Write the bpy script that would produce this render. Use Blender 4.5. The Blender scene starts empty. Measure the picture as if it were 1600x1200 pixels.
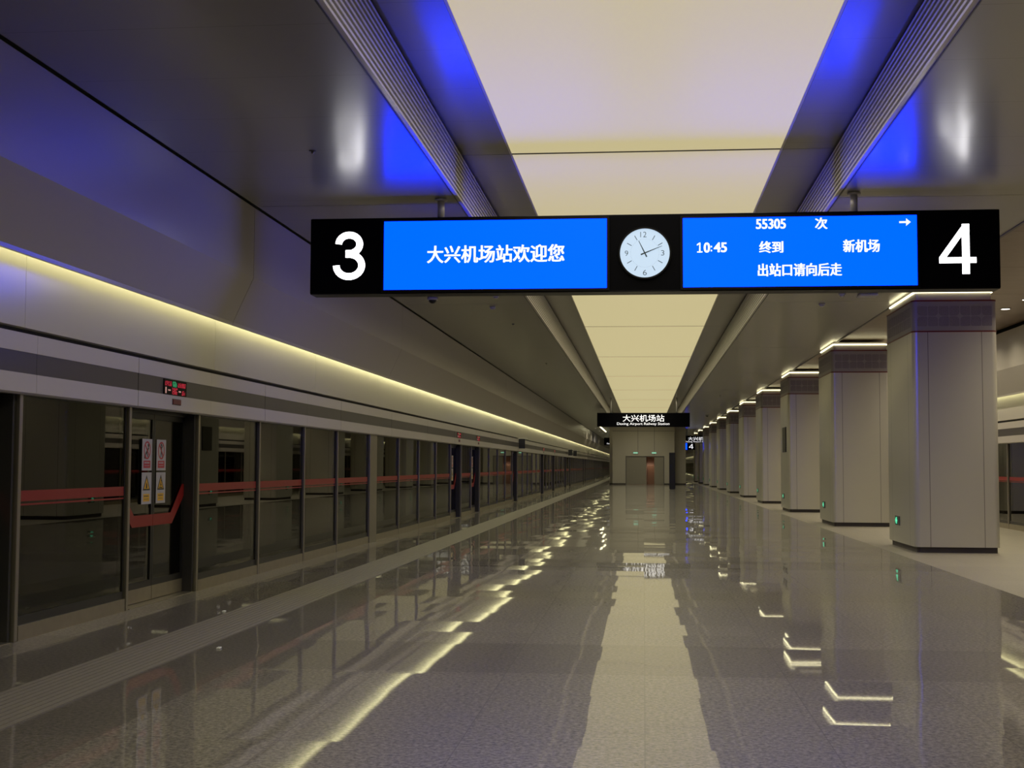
import bpy, bmesh, math, random
from mathutils import Matrix, Vector

random.seed(7)
S = bpy.context.scene
COL = S.collection

# ------------------------------------------------------------------ camera
cam_d = bpy.data.cameras.new('camera')
cam_d.sensor_fit = 'HORIZONTAL'
cam_d.sensor_width = 36.0
F_PX = 2080.0
cam_d.lens = F_PX / 1600 * 36.0
cam_d.clip_end = 500
cam_o = bpy.data.objects.new('camera', cam_d)
COL.objects.link(cam_o)
fw = Vector((206 / F_PX, -128 / F_PX, -1.0)).normalized()
up = Vector((0.004, 1.0, 0.0))
up.z = -(up.x * fw.x + up.y * fw.y) / fw.z
up.normalize()
rt = fw.cross(up)
R = Matrix((rt, fw, up))                      # camera axes -> world
cam_o.matrix_world = Matrix.Translation((0, 0, 1.5)) @ R.to_4x4()
S.camera = cam_o

# ------------------------------------------------------------------ world, exposure
W = bpy.data.worlds.new('world')
S.world = W
W.use_nodes = True
W.node_tree.nodes['Background'].inputs[0].default_value = (0.5, 0.48, 0.42, 1)
W.node_tree.nodes['Background'].inputs[1].default_value = 0.004
S.view_settings.view_transform = 'Standard'
S.view_settings.look = 'None'
S.view_settings.exposure = 0.0
S.view_settings.gamma = 1.0
S.view_settings.use_curve_mapping = False

DOWN_W = 20.0                                 # round downlights behind the columns, and those added past the end block
PANEL_W, PANEL_COL = 148.0, (1.0, .95, .72)   # lamps added under the glowing ceiling panels to strengthen their light

# ------------------------------------------------------------------ key dimensions (metres)
XL, XR = -5.26, 8.85          # platform screen lines
XC = (XL + XR) / 2            # the two sides mirror about this line
Y0, Y1 = -12.0, 290.0
ZS, ZT, ZB = 4.66, 5.25, 4.72  # side soffit, tray, bay ceiling
TL, TR = -2.17, 2.23          # tray edges
ML, MR = -1.575, 1.615        # glowing panel edges
JOINTS = [15.8 + 10.05 * k for k in range(-2, 29)]
COL_Y = [24.05 + 10.25 * k for k in range(11)]

# ------------------------------------------------------------------ materials
def mat(name, base=(.5, .5, .5), rough=.5, metal=0.0, emit=None, strength=1.0, coat=0.0, spec=None, bump=None, vary=None):
    m = bpy.data.materials.new(name)
    m.use_nodes = True
    nt = m.node_tree
    b = nt.nodes['Principled BSDF']
    b.inputs['Base Color'].default_value = (*base, 1)
    b.inputs['Roughness'].default_value = rough
    b.inputs['Metallic'].default_value = metal
    if coat:
        b.inputs['Coat Weight'].default_value = coat
        b.inputs['Coat Roughness'].default_value = 0.06
    if spec is not None:
        b.inputs['Specular IOR Level'].default_value = spec
    if emit:
        b.inputs['Emission Color'].default_value = (*emit, 1)
        b.inputs['Emission Strength'].default_value = strength
    if bump or vary:
        g = nt.nodes.new('ShaderNodeNewGeometry')
        n = nt.nodes.new('ShaderNodeTexNoise')
        n.inputs['Scale'].default_value = (bump or vary)[0]
        n.inputs['Detail'].default_value = 3
        nt.links.new(g.outputs['Position'], n.inputs['Vector'])
        if bump:
            bp = nt.nodes.new('ShaderNodeBump')
            bp.inputs['Strength'].default_value = bump[1]
            bp.inputs['Distance'].default_value = bump[2]
            nt.links.new(n.outputs['Fac'], bp.inputs['Height'])
            nt.links.new(bp.outputs['Normal'], b.inputs['Normal'])
        if vary:
            mx = nt.nodes.new('ShaderNodeMix')
            mx.data_type = 'RGBA'
            mx.inputs[6].default_value = (*[c * (1 - vary[1]) for c in base], 1)
            mx.inputs[7].default_value = (*[min(1, c * (1 + vary[1])) for c in base], 1)
            nt.links.new(n.outputs['Fac'], mx.inputs[0])
            nt.links.new(mx.outputs[2], b.inputs['Base Color'])
    return m

def glass_mat(name, tint, rough=0.0, ior=1.5):
    m = bpy.data.materials.new(name)
    m.use_nodes = True
    nt = m.node_tree
    nt.nodes.clear()
    out = nt.nodes.new('ShaderNodeOutputMaterial')
    mx = nt.nodes.new('ShaderNodeMixShader')
    tr = nt.nodes.new('ShaderNodeBsdfTransparent')
    tr.inputs[0].default_value = (*tint, 1)
    gl = nt.nodes.new('ShaderNodeBsdfGlossy')
    gl.inputs['Roughness'].default_value = rough
    gl.inputs['Color'].default_value = (.80, .80, .76, 1)
    fr = nt.nodes.new('ShaderNodeFresnel')
    fr.inputs[0].default_value = ior
    nt.links.new(fr.outputs[0], mx.inputs[0])
    nt.links.new(tr.outputs[0], mx.inputs[1])
    nt.links.new(gl.outputs[0], mx.inputs[2])
    nt.links.new(mx.outputs[0], out.inputs[0])
    return m

def N(nt, typ, **kw):
    n = nt.nodes.new(typ)
    for k, v in kw.items():
        setattr(n, k, v)
    return n

def math_node(nt, op, a, b=None, c=None):
    n = N(nt, 'ShaderNodeMath', operation=op)
    for i, v in enumerate((a, b, c)):
        if v is None:
            continue
        if isinstance(v, (int, float)):
            n.inputs[i].default_value = v
        else:
            nt.links.new(v, n.inputs[i])
    return n.outputs[0]

def mix_col(nt, fac, a, b):
    n = N(nt, 'ShaderNodeMix', data_type='RGBA')
    if isinstance(fac, (int, float)):
        n.inputs[0].default_value = fac
    else:
        nt.links.new(fac, n.inputs[0])
    for i, v in ((6, a), (7, b)):
        if isinstance(v, tuple):
            n.inputs[i].default_value = (*v, 1)
        else:
            nt.links.new(v, n.inputs[i])
    return n.outputs[2]

def floor_material():
    """polished granite slabs, each laid a hair out of level"""
    m = bpy.data.materials.new('granite_slabs')
    m.use_nodes = True
    nt = m.node_tree
    b = nt.nodes['Principled BSDF']
    L = nt.links.new
    pos = N(nt, 'ShaderNodeNewGeometry').outputs['Position']
    sep = N(nt, 'ShaderNodeSeparateXYZ')
    L(pos, sep.inputs[0])
    X, Y = sep.outputs[0], sep.outputs[1]
    TX, TY = 1.0, 0.8
    ux = math_node(nt, 'DIVIDE', X, TX)
    uy = math_node(nt, 'DIVIDE', Y, TY)
    fx = math_node(nt, 'FLOOR', ux)
    fy = math_node(nt, 'FLOOR', uy)
    cell = N(nt, 'ShaderNodeCombineXYZ')
    L(fx, cell.inputs[0]); L(fy, cell.inputs[1])
    wn = N(nt, 'ShaderNodeTexWhiteNoise', noise_dimensions='3D')
    L(cell.outputs[0], wn.inputs['Vector'])
    # tilt of each slab
    sub = N(nt, 'ShaderNodeVectorMath', operation='SUBTRACT')
    L(wn.outputs['Color'], sub.inputs[0]); sub.inputs[1].default_value = (.5, .5, .5)
    sc = N(nt, 'ShaderNodeVectorMath', operation='MULTIPLY')
    L(sub.outputs[0], sc.inputs[0]); sc.inputs[1].default_value = (0.009, 0.012, 0)
    # slow waviness of the polish
    wv = N(nt, 'ShaderNodeTexNoise'); wv.inputs['Scale'].default_value = 1.1; wv.inputs['Detail'].default_value = 1.5
    L(pos, wv.inputs['Vector'])
    sub2 = N(nt, 'ShaderNodeVectorMath', operation='SUBTRACT')
    L(wv.outputs['Color'], sub2.inputs[0]); sub2.inputs[1].default_value = (.5, .5, .5)
    sc2 = N(nt, 'ShaderNodeVectorMath', operation='MULTIPLY')
    L(sub2.outputs[0], sc2.inputs[0]); sc2.inputs[1].default_value = (0.009, 0.002, 0)
    # fine grain
    wg = N(nt, 'ShaderNodeTexNoise'); wg.inputs['Scale'].default_value = 70; wg.inputs['Detail'].default_value = 1
    L(pos, wg.inputs['Vector'])
    sub3 = N(nt, 'ShaderNodeVectorMath', operation='SUBTRACT')
    L(wg.outputs['Color'], sub3.inputs[0]); sub3.inputs[1].default_value = (.5, .5, .5)
    sc3 = N(nt, 'ShaderNodeVectorMath', operation='MULTIPLY')
    L(sub3.outputs[0], sc3.inputs[0]); sc3.inputs[1].default_value = (0.005, 0.0009, 0)
    a1 = N(nt, 'ShaderNodeVectorMath', operation='ADD'); L(sc.outputs[0], a1.inputs[0]); L(sc2.outputs[0], a1.inputs[1])
    a2 = N(nt, 'ShaderNodeVectorMath', operation='ADD'); L(a1.outputs[0], a2.inputs[0]); L(sc3.outputs[0], a2.inputs[1])
    a3 = N(nt, 'ShaderNodeVectorMath', operation='ADD'); L(a2.outputs[0], a3.inputs[0]); a3.inputs[1].default_value = (0, 0, 1)
    nn = N(nt, 'ShaderNodeVectorMath', operation='NORMALIZE'); L(a3.outputs[0], nn.inputs[0])
    L(nn.outputs[0], b.inputs['Coat Normal'])
    # colour: speckled grey granite, slightly different slabs, dark cross bands and edge bands
    sp = N(nt, 'ShaderNodeTexNoise'); sp.inputs['Scale'].default_value = 34; sp.inputs['Detail'].default_value = 4; sp.inputs['Roughness'].default_value = .75
    L(pos, sp.inputs['Vector'])
    rmp = N(nt, 'ShaderNodeMapRange'); L(sp.outputs['Fac'], rmp.inputs[0])
    rmp.inputs[1].default_value = .36; rmp.inputs[2].default_value = .64
    speck = rmp.outputs[0]
    base = mix_col(nt, speck, (.070, .063, .055), (.335, .305, .270))
    tone = math_node(nt, 'MULTIPLY_ADD', wn.outputs['Value'], .10, .95)
    dark = mix_col(nt, speck, (.060, .052, .046), (.170, .150, .135))
    # dark bands: across the platform every ten metres, and beside the tactile strip
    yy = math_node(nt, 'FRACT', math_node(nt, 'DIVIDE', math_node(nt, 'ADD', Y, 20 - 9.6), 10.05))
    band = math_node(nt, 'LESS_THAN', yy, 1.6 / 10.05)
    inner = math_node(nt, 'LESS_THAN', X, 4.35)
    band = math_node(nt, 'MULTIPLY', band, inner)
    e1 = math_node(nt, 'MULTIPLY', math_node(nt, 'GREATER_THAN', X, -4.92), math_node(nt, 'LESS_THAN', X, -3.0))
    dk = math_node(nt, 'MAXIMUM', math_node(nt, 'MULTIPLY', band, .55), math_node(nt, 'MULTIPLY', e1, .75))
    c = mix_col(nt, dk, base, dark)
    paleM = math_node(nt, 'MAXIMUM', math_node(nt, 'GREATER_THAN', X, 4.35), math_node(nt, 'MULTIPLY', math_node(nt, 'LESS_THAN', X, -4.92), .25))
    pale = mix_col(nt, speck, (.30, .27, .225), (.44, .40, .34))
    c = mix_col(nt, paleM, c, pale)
    # joints
    jx = math_node(nt, 'LESS_THAN', math_node(nt, 'FRACT', ux), .006)
    jy = math_node(nt, 'LESS_THAN', math_node(nt, 'FRACT', uy), .009)
    j = math_node(nt, 'MULTIPLY', math_node(nt, 'MAXIMUM', jx, jy), .55)
    c = mix_col(nt, j, c, (.06, .05, .045))
    mul = N(nt, 'ShaderNodeVectorMath', operation='SCALE'); L(c, mul.inputs[0]); L(tone, mul.inputs['Scale'])
    L(mul.outputs[0], b.inputs['Base Color'])
    outer = math_node(nt, 'GREATER_THAN', X, 4.35)
    rough = math_node(nt, 'MULTIPLY_ADD', outer, .33, .022)
    L(rough, b.inputs['Coat Roughness'])
    b.inputs['Coat Weight'].default_value = .80
    b.inputs['Coat IOR'].default_value = 1.36
    b.inputs['Roughness'].default_value = .38
    b.inputs['IOR'].default_value = 1.25
    return m

def metal_ceiling(name, base, rough, metal):
    """satin perforated metal tiles with hairline cross joints"""
    m = mat(name, base, rough, metal, coat=.75)
    nt = m.node_tree
    b = nt.nodes['Principled BSDF']
    b.inputs['Coat Roughness'].default_value = .20
    pos = N(nt, 'ShaderNodeNewGeometry').outputs['Position']
    sep = N(nt, 'ShaderNodeSeparateXYZ'); nt.links.new(pos, sep.inputs[0])
    fy = math_node(nt, 'FRACT', math_node(nt, 'DIVIDE', math_node(nt, 'ADD', sep.outputs[1], 0.85), 1.256))
    fx = math_node(nt, 'FRACT', math_node(nt, 'DIVIDE', math_node(nt, 'SUBTRACT', sep.outputs[0], TL), 1.275))
    line = math_node(nt, 'LESS_THAN', fy, .006)
    # perforation: fine dots
    px = math_node(nt, 'SINE', math_node(nt, 'MULTIPLY', sep.outputs[0], 2 * math.pi / .012))
    py = math_node(nt, 'SINE', math_node(nt, 'MULTIPLY', sep.outputs[1], 2 * math.pi / .012))
    hole = math_node(nt, 'MULTIPLY', math_node(nt, 'GREATER_THAN', math_node(nt, 'MULTIPLY', px, py), .45), .35)
    dk = math_node(nt, 'MAXIMUM', math_node(nt, 'MULTIPLY', line, .6), hole)
    c = mix_col(nt, dk, base, tuple(v * .25 for v in base))
    nt.links.new(c, b.inputs['Base Color'])
    # each tile hangs slightly off level
    cell = N(nt, 'ShaderNodeCombineXYZ')
    nt.links.new(math_node(nt, 'FLOOR', math_node(nt, 'DIVIDE', math_node(nt, 'ADD', sep.outputs[1], 0.85), 1.256)), cell.inputs[1])
    nt.links.new(math_node(nt, 'FLOOR', math_node(nt, 'DIVIDE', math_node(nt, 'SUBTRACT', sep.outputs[0], TL), 1.275)), cell.inputs[0])
    wn = N(nt, 'ShaderNodeTexWhiteNoise', noise_dimensions='3D'); nt.links.new(cell.outputs[0], wn.inputs['Vector'])
    s1 = N(nt, 'ShaderNodeVectorMath', operation='SUBTRACT'); nt.links.new(wn.outputs['Color'], s1.inputs[0]); s1.inputs[1].default_value = (.5, .5, .5)
    s2 = N(nt, 'ShaderNodeVectorMath', operation='MULTIPLY'); nt.links.new(s1.outputs[0], s2.inputs[0]); s2.inputs[1].default_value = (.008, .008, 0)
    s3 = N(nt, 'ShaderNodeVectorMath', operation='ADD'); nt.links.new(s2.outputs[0], s3.inputs[0])
    nt.links.new(N(nt, 'ShaderNodeNewGeometry').outputs['Normal'], s3.inputs[1])
    s4 = N(nt, 'ShaderNodeVectorMath', operation='NORMALIZE'); nt.links.new(s3.outputs[0], s4.inputs[0])
    nt.links.new(s4.outputs[0], b.inputs['Normal'])
    nt.links.new(s4.outputs[0], b.inputs['Coat Normal'])
    return m

def shaft_material():
    m = mat('column_cladding', (.66, .64, .56), .30, .50)
    nt = m.node_tree
    b = nt.nodes['Principled BSDF']
    tc = N(nt, 'ShaderNodeTexCoord')
    sep = N(nt, 'ShaderNodeSeparateXYZ'); nt.links.new(tc.outputs['Object'], sep.inputs[0])
    ls = None
    for axis, v in ((0, .265), (0, 1.19), (1, .45), (1, 2.1)):
        d = math_node(nt, 'ABSOLUTE', math_node(nt, 'SUBTRACT', sep.outputs[axis], v))
        k = math_node(nt, 'LESS_THAN', d, .006)
        ls = k if ls is None else math_node(nt, 'MAXIMUM', ls, k)
    c = mix_col(nt, math_node(nt, 'MULTIPLY', ls, .7), (.66, .64, .56), (.08, .07, .06))
    nt.links.new(c, b.inputs['Base Color'])
    return m

M = dict(
    floor=floor_material(),
    soffit=metal_ceiling('soffit_metal', (.27, .26, .235), .40, .45),
    tray=metal_ceiling('tray_metal', (.27, .26, .235), .40, .45),
    bay=mat('bay_ceiling', (.20, .13, .085), .28, .3, bump=(2.2, .25, .03)),
    void=mat('dark_void', (.05, .05, .05), .8),
    tunnel=mat('tunnel_wall', (.03, .03, .028), .8, vary=(3, .3)),
    slat=mat('grille_slats', (.72, .69, .67), .35, .2),
    wall=mat('wall_enamel', (.52, .49, .45), .22, 0, bump=(1.4, .12, .02)),
    wall_upper=mat('wall_enamel_upper', (.46, .43, .40), .30, 0, bump=(1.4, .10, .02)),
    fascia=mat('fascia_panel', (.55, .51, .49), .28),
    fascia_band=mat('fascia_grey_band', (.065, .057, .06), .3),
    steel=mat('brushed_steel', (.36, .33, .27), .32, .8),
    kick=mat('kick_plate_steel', (.34, .30, .22), .35, .7, vary=(8, .15)),
    frame=mat('black_frame', (.014, .014, .014), .35),
    jamb=mat('dark_jamb', (.055, .053, .055), .3, .3),
    glass=glass_mat('tinted_glass', (.62, .64, .58), 0.0, 1.5),
    red=mat('red_stripe', (.25, .012, .012), .35),
    white_plate=mat('sticker_white', (.46, .44, .45), .4),
    red_ink=mat('sticker_red', (.45, .015, .03), .4),
    black_ink=mat('sticker_black', (.012, .012, .012), .4),
    yellow_ink=mat('sticker_yellow', (.75, .42, .03), .4),
    membrane=mat('ceiling_membrane', (.50, .46, .46), .55, 0, emit=(.500, .435, .225), strength=1.0),
    rail=mat('white_rail', (.75, .72, .66), .3),
    led=mat('cove_led', (.8, .8, .7), .4, 0, emit=(1.0, .95, .50), strength=5.5),
    led_col=mat('collar_led', (.8, .8, .7), .4, 0, emit=(1.0, .92, .55), strength=4.5),
    shaft=shaft_material(),
    neck=mat('column_neck', (.50, .47, .42), .4, .2),
    band=mat('pattern_band', (.36, .33, .32), .4, .2),
    tile=mat('pattern_tile', (.26, .23, .245), .4, .2, vary=(60, .3)),
    trim_red=mat('dark_red_trim', (.17, .022, .014), .35),
    plinth=mat('plinth_stone', (.05, .042, .04), .5),
    sign=mat('sign_black', (.0025, .0025, .004), .45, spec=.06),
    bezel=mat('sign_bezel', (.004, .004, .006), .4, spec=.2),
    screen=mat('blue_screen', (.0, .0, .0), .4, 0, emit=(.0, .160, 7.5), strength=1.0, spec=.05),
    screen_rear=mat('blue_screen_rear', (.0, .0, .0), .3, 0, emit=(.0, .08, 6.0), strength=1.0),
    white_glow=mat('lit_white', (.8, .8, .8), .4, 0, emit=(1.0, .98, 1.0), strength=.95),
    numeral_glow=mat('lit_numeral', (.8, .8, .8), .4, 0, emit=(1.0, .98, 1.0), strength=5.0),
    text_glow=mat('lit_text', (.8, .8, .8), .4, 0, emit=(.93, 1.0, .98), strength=1.0),
    dial=mat('clock_dial', (.15, .16, .18), .5, 0, emit=(.52, .67, .83), strength=1.0),
    dial_ink=mat('clock_ink', (.03, .05, .06), .5),
    post=mat('hanger_paint', (.62, .60, .60), .35, .3),
    led_red=mat('led_red', (.1, 0, 0), .5, 0, emit=(.36, .012, .03), strength=1.0),
    led_pale=mat('led_pale', (.1, .1, .1), .5, 0, emit=(.42, .2, .17), strength=1.0),
    led_green=mat('led_green', (0, .1, 0), .5, 0, emit=(.02, .24, .10), strength=1.0),
    lamp_red=mat('red_lamp_cover', (.13, .008, .025), .3),
    exit_green=mat('exit_green', (0, .1, .04), .5, 0, emit=(.0, .07, .03), strength=1.0),
    exit_glow=mat('exit_arrow', (.1, .2, .15), .5, 0, emit=(.10, .75, .40), strength=1.0),
    exit_pale=mat('exit_pale', (.1, .2, .15), .5, 0, emit=(.25, .55, .36), strength=1.0),
    grey_plastic=mat('grey_plastic', (.10, .095, .10), .4),
    white_plastic=mat('white_plastic', (.50, .49, .52), .4),
    block=mat('block_cladding', (.46, .43, .36), .35, .1),
    door=mat('door_paint', (.26, .24, .20), .4),
    door_inner=mat('inner_wall', (.42, .26, .20), .6),
    totem=mat('totem_black', (.012, .012, .013), .3),
    board=mat('board_print', (.05, .05, .035), .4, vary=(14, .8)),
    downlight=mat('downlight_lens', (.9, .9, .9), .4, 0, emit=(1.0, .92, .80), strength=7.0),
    tactile=mat('tactile_stone', (.17, .15, .128), .45, vary=(30, .25)),
    pale_fleck=mat('white_fleck', (.85, .85, .82), .5),
)

# ------------------------------------------------------------------ mesh helpers
class MB:
    def __init__(self):
        self.bm = bmesh.new()
        self.mats = []

    def mi(self, m):
        if m not in self.mats:
            self.mats.append(m)
        return self.mats.index(m)

    def box(self, x0, x1, y0, y1, z0, z1, m, bevel=0):
        i = self.mi(m)
        P = [(x, y, z) for z in (z0, z1) for x, y in ((x0, y0), (x1, y0), (x1, y1), (x0, y1))]
        v = [self.bm.verts.new(p) for p in P]
        fs = []
        for f in ((3, 2, 1, 0), (4, 5, 6, 7), (0, 1, 5, 4), (1, 2, 6, 5), (2, 3, 7, 6), (3, 0, 4, 7)):
            fc = self.bm.faces.new([v[k] for k in f]); fc.material_index = i; fs.append(fc)
        if bevel:
            es = list({e for f in fs for e in f.edges})
            r = bmesh.ops.bevel(self.bm, geom=es, offset=bevel, segments=2, affect='EDGES', profile=.5)
            for f in r['faces']:
                f.material_index = i
        return self

    def prism(self, pts, axis, a, b, m, caps=True):
        """closed 2-D outline extruded along axis from a to b"""
        i = self.mi(m)
        def P(p, t):
            return {'X': (t, p[0], p[1]), 'Y': (p[0], t, p[1]), 'Z': (p[0], p[1], t)}[axis]
        lo = [self.bm.verts.new(P(p, a)) for p in pts]
        hi = [self.bm.verts.new(P(p, b)) for p in pts]
        n = len(pts)
        for k in range(n):
            f = self.bm.faces.new((lo[k], lo[(k + 1) % n], hi[(k + 1) % n], hi[k])); f.material_index = i
        if caps:
            f = self.bm.faces.new(lo[::-1]); f.material_index = i
            f = self.bm.faces.new(hi); f.material_index = i
        return self

    def cyl(self, c, r, h, axis, m, n=24, r2=None):
        r2 = r if r2 is None else r2
        i = self.mi(m)
        ring = []
        for t, rr in ((0, r), (h, r2)):
            vs = []
            for k in range(n):
                a = 2 * math.pi * k / n
                u, w = rr * math.cos(a), rr * math.sin(a)
                p = {'Z': (u, w, t), 'Y': (u, t, w), 'X': (t, u, w)}[axis]
                vs.append(self.bm.verts.new((c[0] + p[0], c[1] + p[1], c[2] + p[2])))
            ring.append(vs)
        for k in range(n):
            f = self.bm.faces.new((ring[0][k], ring[0][(k + 1) % n], ring[1][(k + 1) % n], ring[1][k])); f.material_index = i; f.smooth = True
        for vs in (ring[0][::-1], ring[1]):
            f = self.bm.faces.new(vs); f.material_index = i
        return self

    def annulus(self, c, r0, r1, d, axis, m, n=40, scale=(1, 1)):
        i = self.mi(m)
        vs = []
        for t in (0, d):
            for r in (r0, r1):
                row = []
                for k in range(n):
                    a = 2 * math.pi * k / n
                    u, w = r * math.cos(a) * scale[0], r * math.sin(a) * scale[1]
                    p = {'Z': (u, w, t), 'Y': (u, t, w), 'X': (t, u, w)}[axis]
                    row.append(self.bm.verts.new((c[0] + p[0], c[1] + p[1], c[2] + p[2])))
                vs.append(row)
        a0, a1, b0, b1 = vs
        for k in range(n):
            q = (k + 1) % n
            for f in ((a0[k], a0[q], a1[q], a1[k]), (b0[k], b1[k], b1[q], b0[q]), (a1[k], a1[q], b1[q], b1[k]), (a0[k], b0[k], b0[q], a0[q])):
                fc = self.bm.faces.new(f); fc.material_index = i
        return self

    def mesh(self, name, weld=False):
        if weld:
            bmesh.ops.remove_doubles(self.bm, verts=self.bm.verts, dist=1e-5)
        bmesh.ops.recalc_face_normals(self.bm, faces=self.bm.faces)
        me = bpy.data.meshes.new(name)
        self.bm.to_mesh(me); self.bm.free()
        for m in self.mats:
            me.materials.append(m)
        return me

    def obj(self, name, parent=None, smooth=False, weld=False):
        return link(name, self.mesh(name, weld), parent, smooth)

def link(name, me, parent=None, smooth=False):
    o = bpy.data.objects.new(name, me)
    COL.objects.link(o)
    if parent is not None:
        o.parent = parent
    if smooth and me:
        for p in me.polygons:
            p.use_smooth = True
    return o

def tag(o, label, cat, group=None):
    o['label'] = label; o['category'] = cat
    if group:
        o['group'] = group
    return o

def thing(name, label, cat, loc=(0, 0, 0), group=None):
    o = bpy.data.objects.new(name, None)
    o.empty_display_size = .2
    COL.objects.link(o)
    o.location = loc
    return tag(o, label, cat, group)

def struct(o):
    o['kind'] = 'structure'
    return o

KIDS = {}
def kids(o):
    return [c for c in bpy.data.objects if c.parent is o]

def copy_tree(o, parent=None):
    c = o.copy(); COL.objects.link(c)
    if parent is not None:
        c.parent = parent
    for k in list(o.children):
        copy_tree(k, c)
    return c

ONES = ['first', 'second', 'third', 'fourth', 'fifth', 'sixth', 'seventh', 'eighth', 'ninth']
TEENS = ['tenth', 'eleventh', 'twelfth', 'thirteenth', 'fourteenth', 'fifteenth', 'sixteenth', 'seventeenth', 'eighteenth', 'nineteenth']
ORD = ONES + TEENS
for t_, th_ in (('twenty', 'twentieth'), ('thirty', 'thirtieth'), ('forty', 'fortieth'), ('fifty', 'fiftieth'), ('sixty', 'sixtieth'), ('seventy', 'seventieth'), ('eighty', 'eightieth'), ('ninety', 'ninetieth')):
    ORD = ORD + [th_] + [t_ + '-' + o for o in ONES]
ORD = ORD + ['hundredth'] + ['hundred and ' + o for o in ORD[:40]]

def text_mesh(body, bbox, y, m, bold=0.0, depth=.004, twin=0.0):
    """lettering fitted to bbox = (x0, x1, z0, z1), standing in the plane y, read from -Y"""
    cu = bpy.data.curves.new('lettering', 'FONT')
    cu.body = body
    cu.extrude = .002
    cu.offset = bold
    cu.resolution_u = 5
    tmp = bpy.data.objects.new('lettering', cu)
    COL.objects.link(tmp)
    dg = bpy.context.evaluated_depsgraph_get()
    dg.update()
    me = bpy.data.meshes.new_from_object(tmp.evaluated_get(dg))
    bpy.data.objects.remove(tmp)
    bpy.data.curves.remove(cu)
    xs = [v.co.x for v in me.vertices]; ys = [v.co.y for v in me.vertices]
    a0, a1, b0, b1 = min(xs), max(xs), min(ys), max(ys)
    x0, x1, z0, z1 = bbox
    for v in me.vertices:
        x = x0 + (v.co.x - a0) / (a1 - a0) * (x1 - x0)
        z = z0 + (v.co.y - b0) / (b1 - b0) * (z1 - z0)
        v.co = (x, y - (depth if v.co.z > 0 else 0), z)
    if twin:                                 # heavier upright strokes
        bm = bmesh.new(); bm.from_mesh(me)
        g = bmesh.ops.duplicate(bm, geom=bm.verts[:] + bm.edges[:] + bm.faces[:])
        for v in g['geom']:
            if isinstance(v, bmesh.types.BMVert):
                v.co.x += twin; v.co.y -= .0006
        bm.to_mesh(me); bm.free()
    me.materials.clear()
    me.materials.append(m)
    return me

def numeral_mesh(ch, bbox, y, m):
    """grotesque numeral 3 or 4 of even stroke, drawn as ribbons and fitted to bbox"""
    b = MB()
    def ribbon(path, hw, k):
        L_, R_ = [], []
        for i, p in enumerate(path):
            q0, q1 = path[max(0, i - 1)], path[min(len(path) - 1, i + 1)]
            dx, dz = q1[0] - q0[0], q1[1] - q0[1]
            n_ = math.hypot(dx, dz)
            L_.append((p[0] - dz / n_ * hw, p[1] + dx / n_ * hw)); R_.append((p[0] + dz / n_ * hw, p[1] - dx / n_ * hw))
        for i in range(len(path) - 1):
            b.prism([L_[i], L_[i + 1], R_[i + 1], R_[i]], 'Y', -.004 - .0002 * k, 0, m)
    if ch == '3':
        hw = .105
        up_ = [(.47 + .335 * math.cos(math.radians(a)), 1.105 + .29 * math.sin(math.radians(a))) for a in range(178, -91, -9)]
        up_ = [p for p in up_]
        ribbon(up_ + [(.36, .815)], hw, 0)
        lo = [(.36, .79)] + [(.47 + .405 * math.cos(math.radians(a)), .44 + .35 * math.sin(math.radians(a))) for a in range(90, -181, -9)]
        ribbon(lo, hw, 1)
    elif ch == '1':
        b.prism([(.40, 0), (.64, 0), (.64, 1.5), (.46, 1.5)], 'Y', -.004, 0, m)
        b.prism([(.46, 1.5), (.06, 1.26), (.06, 1.05), (.46, 1.25)], 'Y', -.0042, 0, m)
        b.prism([(.08, 0), (.96, 0), (.96, .17), (.08, .17)], 'Y', -.0044, 0, m)
    else:
        b.prism([(.62, 0), (.82, 0), (.82, 1.5), (.62, 1.5)], 'Y', -.004, 0, m)
        b.prism([(0, .33), (1.0, .33), (1.0, .50), (0, .50)], 'Y', -.0042, 0, m)
        b.prism([(0, .50), (.19, .50), (.66, 1.21), (.66, 1.5)], 'Y', -.0044, 0, m)
    me = b.mesh('platform_number')
    xs = [v.co.x for v in me.vertices]; zs = [v.co.z for v in me.vertices]
    a0, a1, c0, c1 = min(xs), max(xs), min(zs), max(zs)
    x0, x1, z0, z1 = bbox
    for v in me.vertices:
        v.co = (x0 + (v.co.x - a0) / (a1 - a0) * (x1 - x0), y + v.co.y, z0 + (v.co.z - c0) / (c1 - c0) * (z1 - z0))
    return me

# ------------------------------------------------------------------ setting: floor, walls, ceilings
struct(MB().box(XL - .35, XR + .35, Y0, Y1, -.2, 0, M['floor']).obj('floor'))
tag(MB().box(-4.2, -3.6, Y0 + .1, Y1 - 1, 0, .002, M['tactile']).obj('tactile_paving'),
    'long ribbed tactile paving strip in the floor along the left screen doors', 'tactile paving')
tp = bpy.data.objects['tactile_paving']
ribs = MB()
for k in range(10):
    x = -4.17 + k * .06
    ribs.box(x, x + .028, Y0 + .1, Y1 - 1, .002, .006, M['tactile'])
ribs.obj('ribs', tp)

def side(x):                       # x measured on the left side -> mirrored
    return 2 * XC - x

def mirror_pts(pts):
    return [(side(x), z) for x, z in pts]

def seg_list():
    ys = [Y0] + [j for j in JOINTS if Y0 < j < Y1] + [Y1]
    return list(zip(ys, ys[1:]))

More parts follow.
